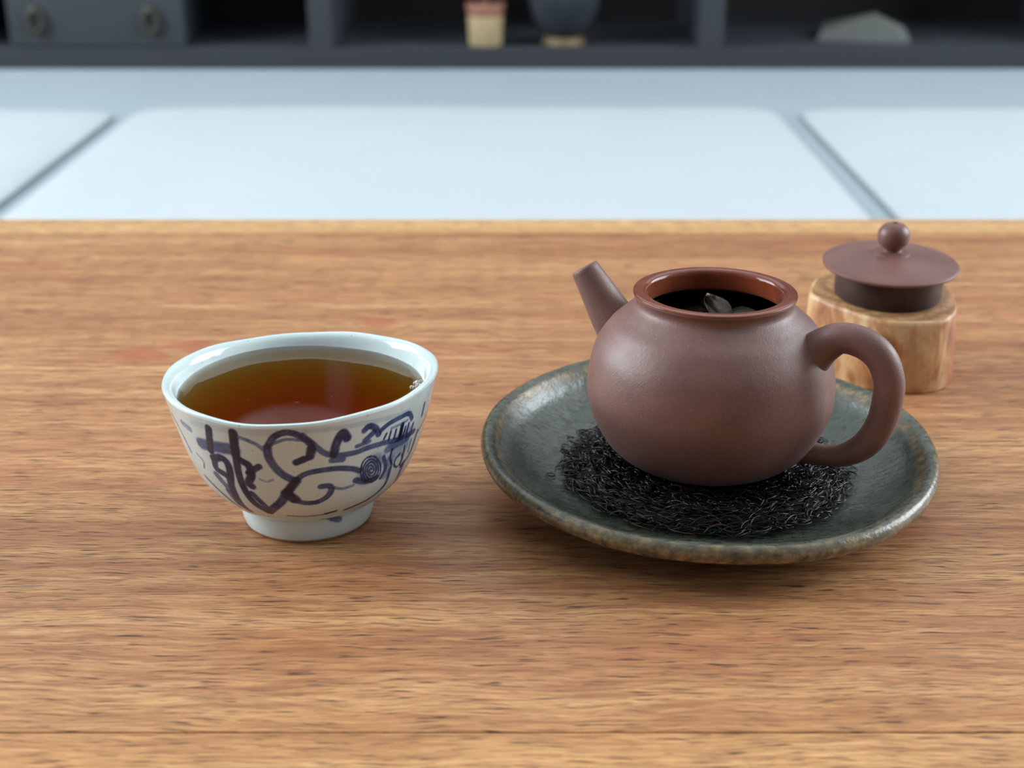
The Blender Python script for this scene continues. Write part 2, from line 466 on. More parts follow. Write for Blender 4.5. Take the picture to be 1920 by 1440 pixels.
# brush strokes on the cup: (width mm, darkness, [(angle deg, height mm), ...])
STROKES = [
    (1.72,1,[(238.5,34.54),(235.5,28.12)]),
    (2.87,0.6,[(230.3,29.27),(249.0,30.42)]),
    (1.91,1,[(250.5,35.05),(249.0,28.69)]),
    (1.61,1,[(249.0,28.69),(248.5,26.82),(247.8,23.2),(248.3,18.49),(250.8,14.74),(256.5,11.76)]),
    (1.76,0.95,[(235.3,26.08),(240.5,27.0),(243.2,25.89),(243.0,23.2),(241.2,20.2),(240.5,17.19),(240.3,13.44),(241.2,10.69)]),
    (1.61,1,[(236.0,26.26),(235.0,23.39),(239.3,22.24),(242.2,21.48)]),
    (1.72,0.55,[(233.2,21.3),(237.5,18.16)]),
    (1.45,0.65,[(236.7,17.03),(238.8,12.6)]),
    (1.72,0.95,[(250.8,27.55),(254.0,26.45),(254.2,23.78),(251.8,21.3),(253.0,20.38)]),
    (1.38,0.85,[(253.0,24.17),(258.8,26.45)]),
    (0.61,0.35,[(257.8,22.81),(260.8,22.24),(263.8,22.81)]),
    (1.38,0.75,[(251.5,18.16),(255.0,15.48),(258.0,12.32)]),
    (0.99,0.45,[(252.0,34.12),(256.0,33.48),(259.8,32.4),(262.0,31.17)]),
    (1.45,0.72,[(263.8,31.71),(266.8,34.34),(270.8,35.51),(275.0,35.2),(279.2,33.48),(281.8,31.17),(281.0,29.08),(278.0,28.12),(275.0,27.55)]),
    (1.72,0.8,[(281.2,30.8),(280.8,28.89)]),
    (1.53,0.75,[(278.0,28.31),(275.0,27.55)]),
    (0.76,0.45,[(265.8,32.56),(270.2,33.61),(273.0,33.75),(277.8,33.33)]),
    (1.76,0.68,[(263.8,31.71),(263.8,29.08),(266.0,26.08),(269.8,23.78),(274.2,22.43)]),
    (1.3,0.6,[(278.0,34.64),(282.2,32.06),(286.0,29.66),(289.5,28.5),(294.2,27.93),(301.0,27.74),(307.0,28.12),(315.8,27.93),(324.0,27.18),(337.0,26.63)]),
    (1.84,0.85,[(290.8,28.5),(291.5,30.8),(293.0,32.88),(294.5,33.61),(296.2,32.06)]),
    (1.3,0.55,[(289.8,27.0),(294.8,26.63)]),
    (1.3,0.7,[(268.8,18.16),(273.0,21.86),(278.2,24.17),(285.2,24.75),(292.5,24.55),(299.2,23.59),(303.5,22.43)]),
    (1.38,0.72,[(269.8,19.67),(272.0,17.03),(277.2,15.63),(283.8,15.63),(288.5,17.03),(290.2,18.82),(289.0,20.02),(285.2,20.2)]),
    (0.84,0.4,[(291.5,19.33),(295.5,18.49),(301.2,18.65)]),
    (1.91,0.8,[(274.2,22.43),(269.5,19.16),(265.5,16.09),(257.8,12.6)]),
    (2.29,0.85,[(269.0,18.82),(272.5,16.87)]),
    (0.34,0.8,[(310.2,21.86),(310.2,21.86),(310.0,22.05),(310.0,22.05),(309.8,22.24),(309.5,22.24),(309.2,22.24),(309.2,22.05),(309.0,22.05),(309.0,21.86),(309.0,21.67),(309.2,21.3),(309.5,21.11),(309.8,20.92),(310.2,20.74),(310.5,20.74),(311.0,20.74),(311.2,20.92),(311.5,21.11),(311.8,21.3),(311.5,21.67),(311.2,22.05),(311.0,22.43),(310.5,22.62),(310.0,22.81),(309.5,23.01),(309.0,23.01),(308.2,23.01),(308.0,22.62),(307.8,22.43),(307.8,21.86),(308.0,21.48),(308.5,20.92),(309.0,20.56),(309.5,20.2),(310.5,19.85),(311.2,19.85),(312.0,19.85),(312.5,20.2),(313.0,20.56),(313.0,21.11),(312.8,21.67),(312.5,22.24),(311.8,22.81),(311.0,23.39),(310.0,23.78),(309.0,23.97),(308.2,23.78),(307.5,23.59),(307.0,23.2),(306.5,22.81),(306.5,22.05),(306.8,21.3),(307.5,20.56),(308.5,19.85),(309.5,19.33),(310.8,18.99),(312.2,18.82),(313.2,18.99),(314.0,19.33),(314.5,20.02),(314.5,20.74),(314.0,21.67),(313.5,22.43),(312.5,23.39),(311.2,23.97),(310.0,24.55),(308.8,24.75),(307.5,24.75),(306.5,24.36),(305.8,23.78),(305.2,23.01),(305.5,22.05),(305.8,21.11),(306.8,20.02),(308.0,19.16),(309.5,18.49),(311.5,17.99),(313.0,17.99),(314.5,18.16),(315.5,18.65),(316.0,19.5),(316.0,20.56),(315.5,21.67),(314.5,22.81),(313.2,23.78),(311.5,24.75),(310.0,25.32),(308.2,25.51),(306.8,25.51),(305.5,25.13),(304.5,24.36),(304.2,23.2),(304.2,22.05),(304.8,20.92),(306.0,19.67),(307.8,18.49)]),
    (5.74,0.34,[(309.0,20.56),(310.8,23.01)]),
    (1.53,0.65,[(302.2,20.02),(307.5,18.82),(314.0,18.82)]),
    (0.99,0.6,[(316.2,24.17),(319.0,20.56),(317.5,18.16)]),
    (2.29,0.35,[(321.0,22.81),(320.5,18.49)]),
    (3.44,0.32,[(322.0,26.82),(332.2,27.18)]),
    (0.54,0.7,[(321.2,25.32),(320.8,23.2),(323.5,20.56)]),
    (0.54,0.7,[(330.8,24.17),(331.8,21.11),(331.5,18.99)]),
    (0.54,0.6,[(336.0,24.75),(336.0,21.48)]),
    (0.54,0.7,[(314.5,29.08),(315.5,30.23)]),
    (0.54,0.75,[(317.5,28.5),(318.0,30.42)]),
    (0.61,0.8,[(320.8,28.12),(321.2,30.23)]),
    (1.15,1,[(324.8,27.74),(325.0,30.61)]),
    (0.61,0.85,[(329.5,27.74),(330.0,30.04)]),
    (0.54,0.8,[(333.5,27.37),(334.0,29.27)]),
    (0.54,0.8,[(327.2,27.37),(327.8,29.66)]),
    (1.38,0.7,[(303.8,32.88),(305.8,33.61),(309.0,32.73),(311.2,30.8)]),
    (1.3,0.65,[(304.5,30.23),(308.5,31.71)]),
    (0.99,0.5,[(300.8,29.27),(306.8,29.66)]),
    (1.15,0.65,[(311.8,31.53),(316.5,32.73),(323.0,33.04),(328.5,32.73),(331.8,30.8)]),
    (0.69,0.4,[(318.0,31.17),(328.2,31.17)]),
    (2.29,0.45,[(318.2,25.89),(331.8,26.26)]),
    (3.44,0.3,[(322.0,23.01),(331.0,23.78)]),
    (0.57,0.7,[(328.0,22.62),(325.5,21.86),(325.5,20.2),(329.2,18.99),(331.2,20.38),(330.2,22.05)]),
    (0.99,0.65,[(323.0,19.85),(323.0,14.88),(315.8,12.18),(308.2,11.22),(301.2,10.56)]),
    (1.38,0.65,[(334.5,18.82),(335.8,15.03),(338.0,11.9)]),
    (1.07,0.6,[(341.5,25.7),(339.2,20.38),(332.8,18.49)]),
    (1.07,0.6,[(342.2,32.23),(342.5,29.47)]),
    (0.69,0.5,[(358.0,29.85),(343.0,25.32)]),
    (0.5,0.6,[(266.3,10.82),(276.5,10.3),(290.2,10.3)]),
    (0.92,0.8,[(289.2,10.56),(294.8,10.95)]),
    (1.61,0.5,[(288.5,7.61),(304.2,5.44)]),
    (0.84,0.5,[(208.5,32.73),(213.5,29.08),(216.5,24.55)]),
    (1.61,0.4,[(219.8,32.88),(225.2,32.23)]),
    (0.61,0.4,[(222.8,25.32),(226.5,23.78),(224.5,21.67)]),
    (0.99,0.55,[(220.8,18.65),(230.5,14.59),(235.5,11.08)]),
    (1.15,0.2,[(279.2,35.62),(305.8,34.64),(328.0,33.61)]),
    (1.53,0.15,[(229.0,34.54),(254.0,35.51),(279.2,35.62)]),
]

# ------------------------------------------------------------------ the room
FL = -0.50
def struct(o):
    o['kind'] = 'structure'
    return o
WX, YB, YF, ZC = 1.95, 2.70, -1.7, 1.95
struct(box('floor', (-WX, WX, YF, YB, FL - .05, FL), M['floor']))
struct(box('ceiling', (-WX, WX, YF, YB, ZC, ZC + .05), M['wall']))
struct(box('wall_back', (-WX - .1, WX + .1, YB, YB + .1, FL, ZC), M['wall']))
W0, W1, WZ0, WZ1 = 0.20, 1.80, 0.25, 1.65
for side, sx in (('left', -1), ('right', 1)):
    a, b = sorted((sx * WX, sx * (WX + .1)))
    struct(boxes('wall_' + side, [(a, b, YF, W0, FL, ZC), (a, b, W1, YB, FL, ZC), (a, b, W0, W1, FL, WZ0), (a, b, W0, W1, WZ1, ZC)], M['wall']))
    w = empty('window_1' if sx < 0 else 'window_2', (sx * WX, (W0 + W1) / 2, WZ0), kind='structure')
    box('frame', (a + .02, b - .02, W0, W0 + .05, WZ0, WZ1), M['frame'], w)
    box('frame', (a + .02, b - .02, W1 - .05, W1, WZ0, WZ1), M['frame'], w)
    box('frame', (a + .02, b - .02, W0 + .05, W1 - .05, WZ1 - .05, WZ1), M['frame'], w)
    box('sill', (a - .02 if sx > 0 else a + .02, b - .02 if sx > 0 else b + .02, W0 + .05, W1 - .05, WZ0, WZ0 + .05), M['frame'], w)
    for k in (1, 2):
        y = W0 + k * (W1 - W0) / 3
        box('mullion', (sx * (WX + .02) - .02, sx * (WX + .02) + .02, y - .02, y + .02, WZ0 + .05, WZ1 - .05), M['frame'], w)
    for k in range(3):
        y0 = W0 + k * (W1 - W0) / 3 + .02
        y1 = W0 + (k + 1) * (W1 - W0) / 3 - .02
        box('pane', (sx * (WX + .065) - .002, sx * (WX + .065) + .002, max(y0, W0 + .05), min(y1, W1 - .05), WZ0 + .05, WZ1 - .05), M['pane'], w)

# ------------------------------------------------------------------ low table with a plank top
table = empty('tea_table', (0, 0.20, FL), 'brown wooden tea table with long grained planks and a pale far edge strip', 'table')
TX = 0.72
for nm, (y0, y1), m in (('plank', (-0.19, 0.22770), 'wood_near'), ('plank', (0.22795, 0.57455), 'wood'), ('edge_strip', (0.57470, 0.5965), 'wood_edge')):
    box(nm, (-TX, TX, y0, y1, -0.032, 0.0), M[m], table, 0.0006, 2)
for x0, x1, y0, y1 in ((-.66, .66, .535, .555), (-.66, .66, -.15, -.13)):
    box('apron', (x0, x1, y0, y1, -.09, -.032), M['wood_near'], table, .001, 1)
for x in (-.66, .62):
    for y in (-.15, .515):
        box('leg', (x, x + .04, y, y + .04, FL, -.032), M['wood_near'], table, .002, 2)

# ------------------------------------------------------------------ teacup
CUP = (-0.0501, 0.3185)
CH = 0.0367
CUP_OUT = [(.0156, 0), (.0161, .003), (.0164, .0060), (.0196, .0083), (.0244, .0133), (.0275, .0195), (.0299, .0270), (.0318, .0340), (.0325, .0367)]
CUP_IN = [(.0312, .0372), (.0302, .0362), (.0293, .0335), (.0274, .0262), (.0250, .0192), (.0205, .0128), (.0140, .0092), (.0060, .0080), (.0001, .0078)]
def cup_warp_z(th, z):
    w = np.clip(z / CH, 0, 1) ** 2
    return w * (.0007 + .0007 * np.cos(th) - .001 * np.sin(th) ** 2 - .0007 * np.sin(th) + .00012 * np.sin(5 * th + 1) + .00008 * np.sin(11 * th))
def cup_warp(ring, th, r, z):
    ring[:, 2] += cup_warp_z(th, z)
    k = 1 + .006 * (z / CH) * np.sin(3 * th + .6)
    ring[:, 0] *= k
    ring[:, 1] *= k
    return ring
def paint_values(P, strokes, rng):
    """brush strokes on the glaze: value by distance from each stroke, in the cup's own coordinates"""
    val = np.zeros(len(P))
    zs, rs = PO[:, 1], PO[:, 0]
    for w, dark, pts in strokes:
        a = np.array(pts, float)
        if len(a) > 2:
            a = cr(a, 14)
        else:
            a = a[0] + (a[1] - a[0]) * np.linspace(0, 1, 14)[:, None]
        z = a[:, 1] / 1000
        r = np.interp(z, zs, rs)
        t = np.radians(a[:, 0])
        Q = np.c_[r * np.cos(t), r * np.sin(t), z]
        half = w / 2000 * 1.18
        lo, hi = Q.min(0) - half * 1.8, Q.max(0) + half * 1.8
        idx = np.where(((P >= lo) & (P <= hi)).all(1))[0]
        if not len(idx):
            continue
        A, B = Q[:-1], Q[1:]
        best = np.full(len(idx), 9.0)
        p = P[idx]
        for u, v in zip(A, B):
            d = v - u
            k = np.clip(((p - u) @ d) / (d @ d + 1e-15), 0, 1)
            best = np.minimum(best, np.linalg.norm(p - u - k[:, None] * d, axis=1))
        x = best / half
        e = np.clip((1.35 - x) / 0.8, 0, 1)
        e = e * e * (3 - 2 * e)
        tone = dark * (0.86 + 0.14 * np.clip(x, 0, 1))
        v = e * tone
        val[idx] = np.maximum(val[idx], v) + 0.25 * np.minimum(val[idx], v)
    return np.clip(val, 0, 1)
cup = empty('teacup', (CUP[0], CUP[1], 0), 'white porcelain teacup with brushed blue scroll painting, full of amber tea', 'teacup')
PO = cr(CUP_OUT, 60)
k0 = int(np.argmin(np.abs(PO[:, 1] - .0062)))
NR = 900
bowl_out = PO[k0:]
rim_in = cr([CUP_OUT[-1], (.0322, .0373)] + CUP_IN, 10)[1:]
prof = np.vstack([bowl_out[::2], rim_in])
V, F = lathe(prof, CUP, NR, cup_warp)
o = mesh_obj('bowl', V, F, None, cup, mats=[M['porcelain'], M['porcelain_in']], mat_idx=[0 if i < (len(bowl_out[::2]) - 1) * NR else 1 for i in range(len(F))])
th = np.linspace(0, 2 * np.pi, NR, endpoint=False)
P = np.vstack([np.c_[r * np.cos(th), r * np.sin(th), np.full(NR, z)] for r, z in bowl_out[::2]])
rng = np.random.default_rng(3)
back = [(w, k, [(360 - (a - 180), z) for a, z in pts]) for w, k, pts in STROKES]
back = [(w, k, [(a - 180, z) for a, z in pts]) for w, k, pts in back]
vals = np.maximum(paint_values(P, STROKES, rng), paint_values(P, back, rng))
at = o.data.attributes.new('paint', 'FLOAT', 'POINT')
full = np.zeros(len(V))
full[:len(vals)] = vals
at.data.foreach_set('value', full)
# foot ring: glazed outside, bare clay on the standing edge
fprof = cr([(.0163, .0066), (.0164, .0058), (.0161, .003), (.0157, .0012)], 8)
V, F = lathe(np.vstack([fprof, [(.0155, .0008)]]), CUP, 160)
foot = mesh_obj('foot', V, F, M['porcelain'], cup)
Pf = np.array(V) - np.array([CUP[0], CUP[1], 0])
fa = foot.data.attributes.new('paint', 'FLOAT', 'POINT')
fa.data.foreach_set('value', paint_values(Pf, STROKES, rng))
V, F = lathe([(.0155, .0008), (.0151, 0), (.0139, 0), (.0135, .0008), (.0134, .0060), (.0005, .0062)], CUP, 160)
tag(mesh_obj('foot_edge', V, F, M['bare_clay'], foot), 'bare tan clay edge of the foot')

# tea in the cup, with a meniscus creeping up the wall
TZ = 0.0327
def inner_r(z):
    ci = cr(CUP_IN, 12)[::-1]
    return float(np.interp(z, ci[:, 1], ci[:, 0]))
rt = inner_r(TZ)
surf = [(.0005, TZ), (rt * .5, TZ)] + [(rt + .0006 - d / 1000, TZ + .0010 * math.exp(-d / 1.1)) for d in (9, 6, 4.5, 3.4, 2.6, 2.0, 1.5, 1.1, .7, .35, 0)]
surf = list(map(tuple, cr(surf, 5)))
under = [(inner_r(z) + .0006, z) for z in np.linspace(TZ, .0105, 12)] + [(.014, .0088), (.006, .0076), (.0005, .0074)]
NT_ = 180
V, F = lathe((surf + under)[::-1], CUP, NT_)
V, F = capped((V, F), NT_)
tag(mesh_obj('amber_tea', V, F, M['tea']), 'clear amber brown tea filling the blue and white porcelain cup', 'tea')
rnd = random.Random(5)
parts = []
def ico(c, r, sub=1):
    bm = bmesh.new()
    bmesh.ops.create_icosphere(bm, subdivisions=sub, radius=r)
    v = [tuple(Vector(c) + x.co) for x in bm.verts]
    f = [tuple(q.index for q in g.verts) for g in bm.faces]
    bm.free()
    return v, f
for i in range(46):
    a = R_(rnd.uniform(-14, 10))
    rr = rt - abs(rnd.gauss(0, .0013)) - .0006
    s = rnd.uniform(.00022, .00055)
    parts.append(ico((CUP[0] + rr * math.cos(a), CUP[1] + rr * math.sin(a), TZ + s * .5 + max(0, (rr - rt + .0018)) * .4), s, 2))
V, F = join_geo(parts)
tag(mesh_obj('tea_bubbles', V, F, M['bubble']), 'cluster of tiny bubbles on the tea at the cup wall', 'bubbles', kind='stuff')
parts = []
for x, y, s in ((-.0503, .3115, .00032), (-.0425, .3150, .0002), (-.0545, .3075, .0002), (-.0500, .3080, .00018), (-.0400, .3105, .00018), (-.0620, .3130, .00015)):
    v, f = ico((0, 0, 0), s, 1)
    parts.append(([(x + p[0] * 1.7, y + p[1], TZ + p[2] * .25) for p in v], f))
V, F = join_geo(parts)
tag(mesh_obj('tea_specks', V, F, M['leaf_dark']), 'dark specks of leaf dust floating on the tea', 'specks', kind='stuff')

# ------------------------------------------------------------------ saucer
SC = (0.0493, 0.3329)
STX, STY = -0.0124, 0.038
saucer = empty('saucer', (SC[0], SC[1], 0), 'round stoneware saucer with mottled green grey glaze and brown rim, under the teapot', 'saucer')
sp = cr([(.0003, .0050), (.020, .0050), (.034, .0052), (.042, .0064), (.0485, .0094), (.0520, .0126), (.0540, .0143), (.0557, .0146), (.0568, .0137), (.0570, .0122), (.0556, .0102), (.0500, .0068), (.0430, .0038), (.0360, .0022), (.0300, .0020), (.0003, .0020)], 8)[::-1]
def sw(ring, th, r, z):
    w = (np.clip(r / .0557, 0, 1.1)) ** 2
    up = 1.0 if z > .006 else 1.0
    ring[:, 2] += w * r * (STX * np.cos(th) + STY * np.sin(th)) * up + w * (.0003 * np.sin(3 * th + 1.0) + .00015 * np.sin(7 * th))
    k = 1 + w * (.004 * np.sin(2 * th + .5) + .003 * np.sin(5 * th))
    ring[:, 0] *= k
    ring[:, 1] *= k
    return ring
NS = 160
V, F = lathe(sp, SC, NS, sw)
dish = mesh_obj('dish', V, F, M['glaze'], saucer)
peak = int(np.argmax(sp[:, 1]))
rimv = []
for i, (r, z) in enumerate(sp):
    if i >= peak:
        v = max(0, 1 - abs(r - .0528) / .0016) * .9
    else:
        v = .6 if r > .0566 else 1.0
        v = v if z < .0135 else .45
    rimv += [v] * NS
dish.data.attributes.new('rim', 'FLOAT', 'POINT').data.foreach_set('value', rimv)
V, F = lathe([(.0300, .0024), (.0296, .0004), (.0290, 0), (.0268, 0), (.0264, .0004), (.0260, .0024)], SC, 96)
mesh_obj('foot_ring', V, F, M['glaze_foot'], saucer)

# ------------------------------------------------------------------ dark fibre coaster
CC = (0.0487, 0.3306)
CR_ = 0.0352
coaster = empty('fibre_coaster', (CC[0], CC[1], .0052), 'round black brown palm fibre coaster lying in the green saucer', 'coaster')
V, F = lathe([(.0003, .0090), (.024, .0088), (.030, .0080), (.0330, .0068), (.0330, .0058), (.030, .0054), (.0003, .0054)][::-1], CC, 72)
mesh_obj('mat_core', V, F, M['mat_core'], coaster)
rnd = random.Random(11)
def fibres(count, red):
    parts = []
    for i in range(count):
        rr = CR_ * math.sqrt(rnd.uniform(.16, 1.0))
        a = rnd.uniform(0, 2 * math.pi)
        edge = rr / CR_
        front = math.sin(a) < -.2
        tang = a + math.pi / 2 + rnd.gauss(0, .35 if (front and edge > .75) else 1.2)
        L = rnd.uniform(.003, .008)
        curl = rnd.uniform(-1, 1) * (260 if edge > .8 and front else 950)
        zt = .0100 - .0034 * max(0, (edge - .72) / .28) ** 1.5
        z0 = zt + rnd.uniform(-.0016, .0006)
        x, y = rr * math.cos(a), rr * math.sin(a)
        pts = []
        m = 7
        dz = rnd.uniform(-.12, .12)
        arch = rnd.uniform(-.0004, .0012)
        h = tang - curl * L / 2
        x -= math.cos(tang) * L / 2
        y -= math.sin(tang) * L / 2
        for k in range(m):
            u = k / (m - 1)
            pts.append((CC[0] + x, CC[1] + y, max(.0062, z0 + dz * (u - .5) * L + arch * math.sin(math.pi * u))))
            x += math.cos(h) * L / (m - 1)
            y += math.sin(h) * L / (m - 1)
            h += curl * L / (m - 1)
        r0 = rnd.uniform(.00009, .00023)
        parts.append(tube(pts, [r0 * (.55 if k in (0, m - 1) else 1) for k in range(m)], 4, caps=False))
    return join_geo(parts)
V, F = fibres(4000, False)
tag(mesh_obj('fibres', V, F, M['fibre'], coaster), kind='stuff')
V, F = fibres(70, True)
tag(mesh_obj('rusty_fibres', V, F, M['fibre_red'], coaster), 'rust brown fibres', kind='stuff')

# ------------------------------------------------------------------ clay teapot
PA = (0.0489, 0.3307)
pot = empty('teapot', (PA[0], PA[1], .0102), 'squat purple brown clay teapot with open mouth, standing on the dark coaster', 'teapot')
po = cr([(.0003, .0106), (.0120, .0104), (.0165, .0106), (.0210, .0119), (.0258, .0163), (.0294, .0238), (.0303, .0305), (.0288, .0390), (.0252, .0450), (.0217, .0482), (.0196, .0501), (.0190, .0512), (.0191, .0522), (.0196, .0530), (.0197, .0535)], 10)
pi_ = cr([(.0170, .0512), (.0178, .0500), (.0225, .0455), (.0262, .0400), (.0278, .0310), (.0268, .0240), (.0225, .0160), (.0150, .0130), (.0003, .0128)], 8)
V, F = lathe(np.vstack([po, pi_]), PA, 144)
nb = (len(po) - 1) * 144
mesh_obj('body', V, F, None, pot, mats=[M['clay'], M['clay_inside']], mat_idx=[0 if i < nb else 1 for i in range(len(F))])
ring = cr([(.0197, .0535), (.0196, .0538), (.0191, .05395), (.0180, .0540), (.0170, .05385), (.0165, .0534), (.0163, .0525), (.0162, .0500), (.0164, .0490), (.0172, .0486)], 6)
V, F = lathe(ring, PA, 144)
tag(mesh_obj('mouth_rim', V, F, M['clay_wet'], pot), 'wet glossy reddish mouth rim')
HZ = R_(-28)
hu = np.array([math.cos(HZ), math.sin(HZ), 0])
hpath = [(.0205, .0372), (.0243, .0410), (.0278, .0447), (.0318, .0471), (.0370, .0466), (.0409, .0441), (.0432, .0397), (.0437, .0349), (.0427, .0279), (.0399, .0221), (.0357, .0184), (.0318, .0170), (.0276, .0167), (.0225, .0170)]
hrad = [.0062, .0053, .0043, .0037, .0037, .0037, .00365, .0036, .0035, .0033, .0029, .0026, .0027, .0034]
hc = cr([(a, b, c) for (a, b), c in zip(hpath, hrad)], 7)
pts = [np.array([PA[0], PA[1], 0]) + hu * a + np.array([0, 0, b]) for a, b, c in hc]
V, F = tube(pts, hc[:, 2], 32, side=(math.sin(HZ), -math.cos(HZ), 0))
mesh_obj('handle', V, F, M['clay'], pot)
SZ = R_(152)
su = np.array([math.cos(SZ), math.sin(SZ), 0])
spath = [(.0185, .0322), (.0225, .0375), (.0276, .0441), (.0312, .0494), (.0347, .0545)]
srad = [.0082, .0066, .0053, .0044, .00355]
s3 = cr([(a, b, c) for (a, b), c in zip(spath, srad)], 8)
P3 = [np.array([PA[0], PA[1], 0]) + su * a + np.array([0, 0, b]) for a, b, c in s3]
rr = list(s3[:, 2])
d = P3[-1] - P3[-2]
d /= np.linalg.norm(d)
P3 += [P3[-1] + d * .0003, P3[-1] + d * .00035, P3[-1] + d * .00005, P3[-1] - d * .006]
rr += [.0033, .0027, .0022, .0024]
V, F = tube(P3, rr, 32, side=(math.sin(SZ), -math.cos(SZ), 0))
# the tube's frame needs forward tangents at the lip: rebuild rings there with the spout direction
n_ = 32
u_ = np.array((math.sin(SZ), -math.cos(SZ), 0.0))
w_ = np.cross(d, u_)
for q in range(len(P3) - 4, len(P3)):
    for j in range(n_):
        a = 2 * np.pi * j / n_
        V[q * n_ + j] = P3[q] + u_ * rr[q] * math.cos(a) + w_ * rr[q] * math.sin(a)
mesh_obj('spout', V, F, None, pot, mats=[M['clay'], M['clay_inside']], mat_idx=[0 if i < (len(P3) - 3) * 32 else 1 for i in range(len(F))])

# steeped leaves inside the pot
V, F = lathe([(.0003, .0405), (.010, .0408), (.018, .0398), (.0235, .0390), (.0245, .0370), (.0003, .0350)][::-1], PA, 48, lambda g, th, r, z: np.c_[g[:, 0], g[:, 1], g[:, 2] + .0006 * np.sin(4 * th + r * 900)])
tag(mesh_obj('leaf_mass', V, F, M['leaf_dark']), 'dark wet mass of steeped leaves filling the teapot', 'tea leaves', kind='stuff')
def leaf_mesh(name, c, L, W, az, pitch, curl, mat, label, roll=0.0):
    nu, nv = 9, 5
    V, F = [], []
    rot = Matrix.Rotation(az, 3, 'Z') @ Matrix.Rotation(-pitch, 3, 'Y') @ Matrix.Rotation(roll, 3, 'X')
    for t in (0, 1):
        for i in range(nu):
            u = i / (nu - 1)
            w = W * (math.sin(math.pi * min(1, .06 + u * .94)) ** .7 + .02)
            for j in range(nv):
                v = j / (nv - 1) - .5
                p = Vector(((u - .5) * L, v * w, curl * W * (4 * v * v) - .12 * L * (2 * u - 1) ** 2 + .0004 * math.sin(9 * u + 7 * v) - t * .00025))
                V.append(tuple(Vector(c) + rot @ p))
    def id_(t, i, j):
        return t * nu * nv + i * nv + j
    for i in range(nu - 1):
        for j in range(nv - 1):
            F.append((id_(0, i, j), id_(0, i + 1, j), id_(0, i + 1, j + 1), id_(0, i, j + 1)))
            F.append((id_(1, i, j), id_(1, i, j + 1), id_(1, i + 1, j + 1), id_(1, i + 1, j)))
    for i in range(nu - 1):
        for j in (0, nv - 1):
            F.append((id_(0, i, j), id_(1, i, j), id_(1, i + 1, j), id_(0, i + 1, j)))
    for j in range(nv - 1):
        for i in (0, nu - 1):
            F.append((id_(0, i, j), id_(0, i, j + 1), id_(1, i, j + 1), id_(1, i, j)))
    o = mesh_obj(name, V, F, M[mat])
    return tag(o, label, 'tea leaf', 'steeped tea leaves in the teapot')
X0, Y0 = PA
leaf_mesh('tea_leaf', (X0 + .001, Y0 + .0090, .0436), .012, .0065, R_(115), R_(38), .7, 'leaf_grey', 'curled grey brown leaf standing up in the middle of the teapot mouth')
leaf_mesh('tea_leaf', (X0 - .0085, Y0 + .0060, .0432), .012, .009, R_(20), R_(8), -.3, 'leaf_tan', 'pale tan folded leaf lying left of centre in the teapot')
leaf_mesh('tea_leaf', (X0 + .0080, Y0 + .0085, .0430), .014, .008, R_(-15), R_(10), .3, 'leaf_dark', 'dark flat leaf lying right of centre in the teapot')
leaf_mesh('tea_leaf', (X0 - .0140, Y0 + .0080, .0440), .010, .006, R_(60), R_(30), .5, 'leaf_grey', 'small curled leaf at the spout side inside the teapot')
LL = ['dark leaf against the far inner wall of the teapot', 'dark leaf nearest the handle side inside the teapot', 'dark leaf under the pale tan folded leaf in the teapot', 'small tan leaf at the near side of the leaf pile in the teapot', 'dark leaf at the near right of the leaf pile in the teapot']
for i, (dx, dy, az, m) in enumerate(((-.003, .0135, 150, 'leaf_dark'), (.014, .010, 70, 'leaf_dark'), (-.012, .003, 110, 'leaf_dark'), (.004, .003, 35, 'leaf_tan'), (.011, .001, 160, 'leaf_dark'))):
    leaf_mesh('tea_leaf', (X0 + dx, Y0 + dy, .0420), .012, .007, R_(az), R_(6 + 4 * i), .3, m, LL[i])

# ------------------------------------------------------------------ wooden block and lid
LX, LY, LZ = 0.115, 0.4207, 0.0237
outl = [(.0906, .4215), (.0955, .4135), (.102, .4051), (.1084, .3992), (.1152, .3976), (.1222, .3976), (.1275, .4000), (.1315, .4050), (.1340, .4115), (.1353, .4190), (.1362, .428), (.131, .439), (.120, .446), (.107, .445), (.096, .436)]
ol = cr(outl + outl[:1], 8)[:-1]
for _ in range(5):
    ol = (np.roll(ol, 1, 0) + 2 * ol + np.roll(ol, -1, 0)) / 4
cx, cy = ol.mean(0)
nO = len(ol)
V, F = [], []
levels = [(0.0, .985), (.0006, 1.0), (.5, 1.0), (.94, .995), (.985, .985), (1.0, .955)]
for t, k in levels:
    for (x, y) in ol:
        fl = 1.0 + (1 - t) * .07 * max(0, (x - cx) / .023)
        ztop = LZ + (y - LY) * .05
        V.append((cx + (x - cx) * k * fl, cy + (y - cy) * k, ztop * t if t > .001 else t))
V = [(x + .0003 * mnoise.noise(Vector((x, y, z)) * 160), y + .0003 * mnoise.noise(Vector((y, z, x)) * 160), z) for x, y, z in V]
for i in range(len(levels) - 1):
    for j in range(nO):
        k = (j + 1) % nO
        F.append((i * nO + j, i * nO + k, (i + 1) * nO + k, (i + 1) * nO + j))
F.append(tuple(range(nO - 1, -1, -1)))
F.append(tuple(range((len(levels) - 1) * nO, len(levels) * nO)))
tag(mesh_obj('wooden_block', V, F, None, mats=[M['log_side'], M['log_top']], mat_idx=[0] * (len(F) - 1) + [1]), 'short tan peeled log slice standing behind the teapot under its lid', 'wooden block')

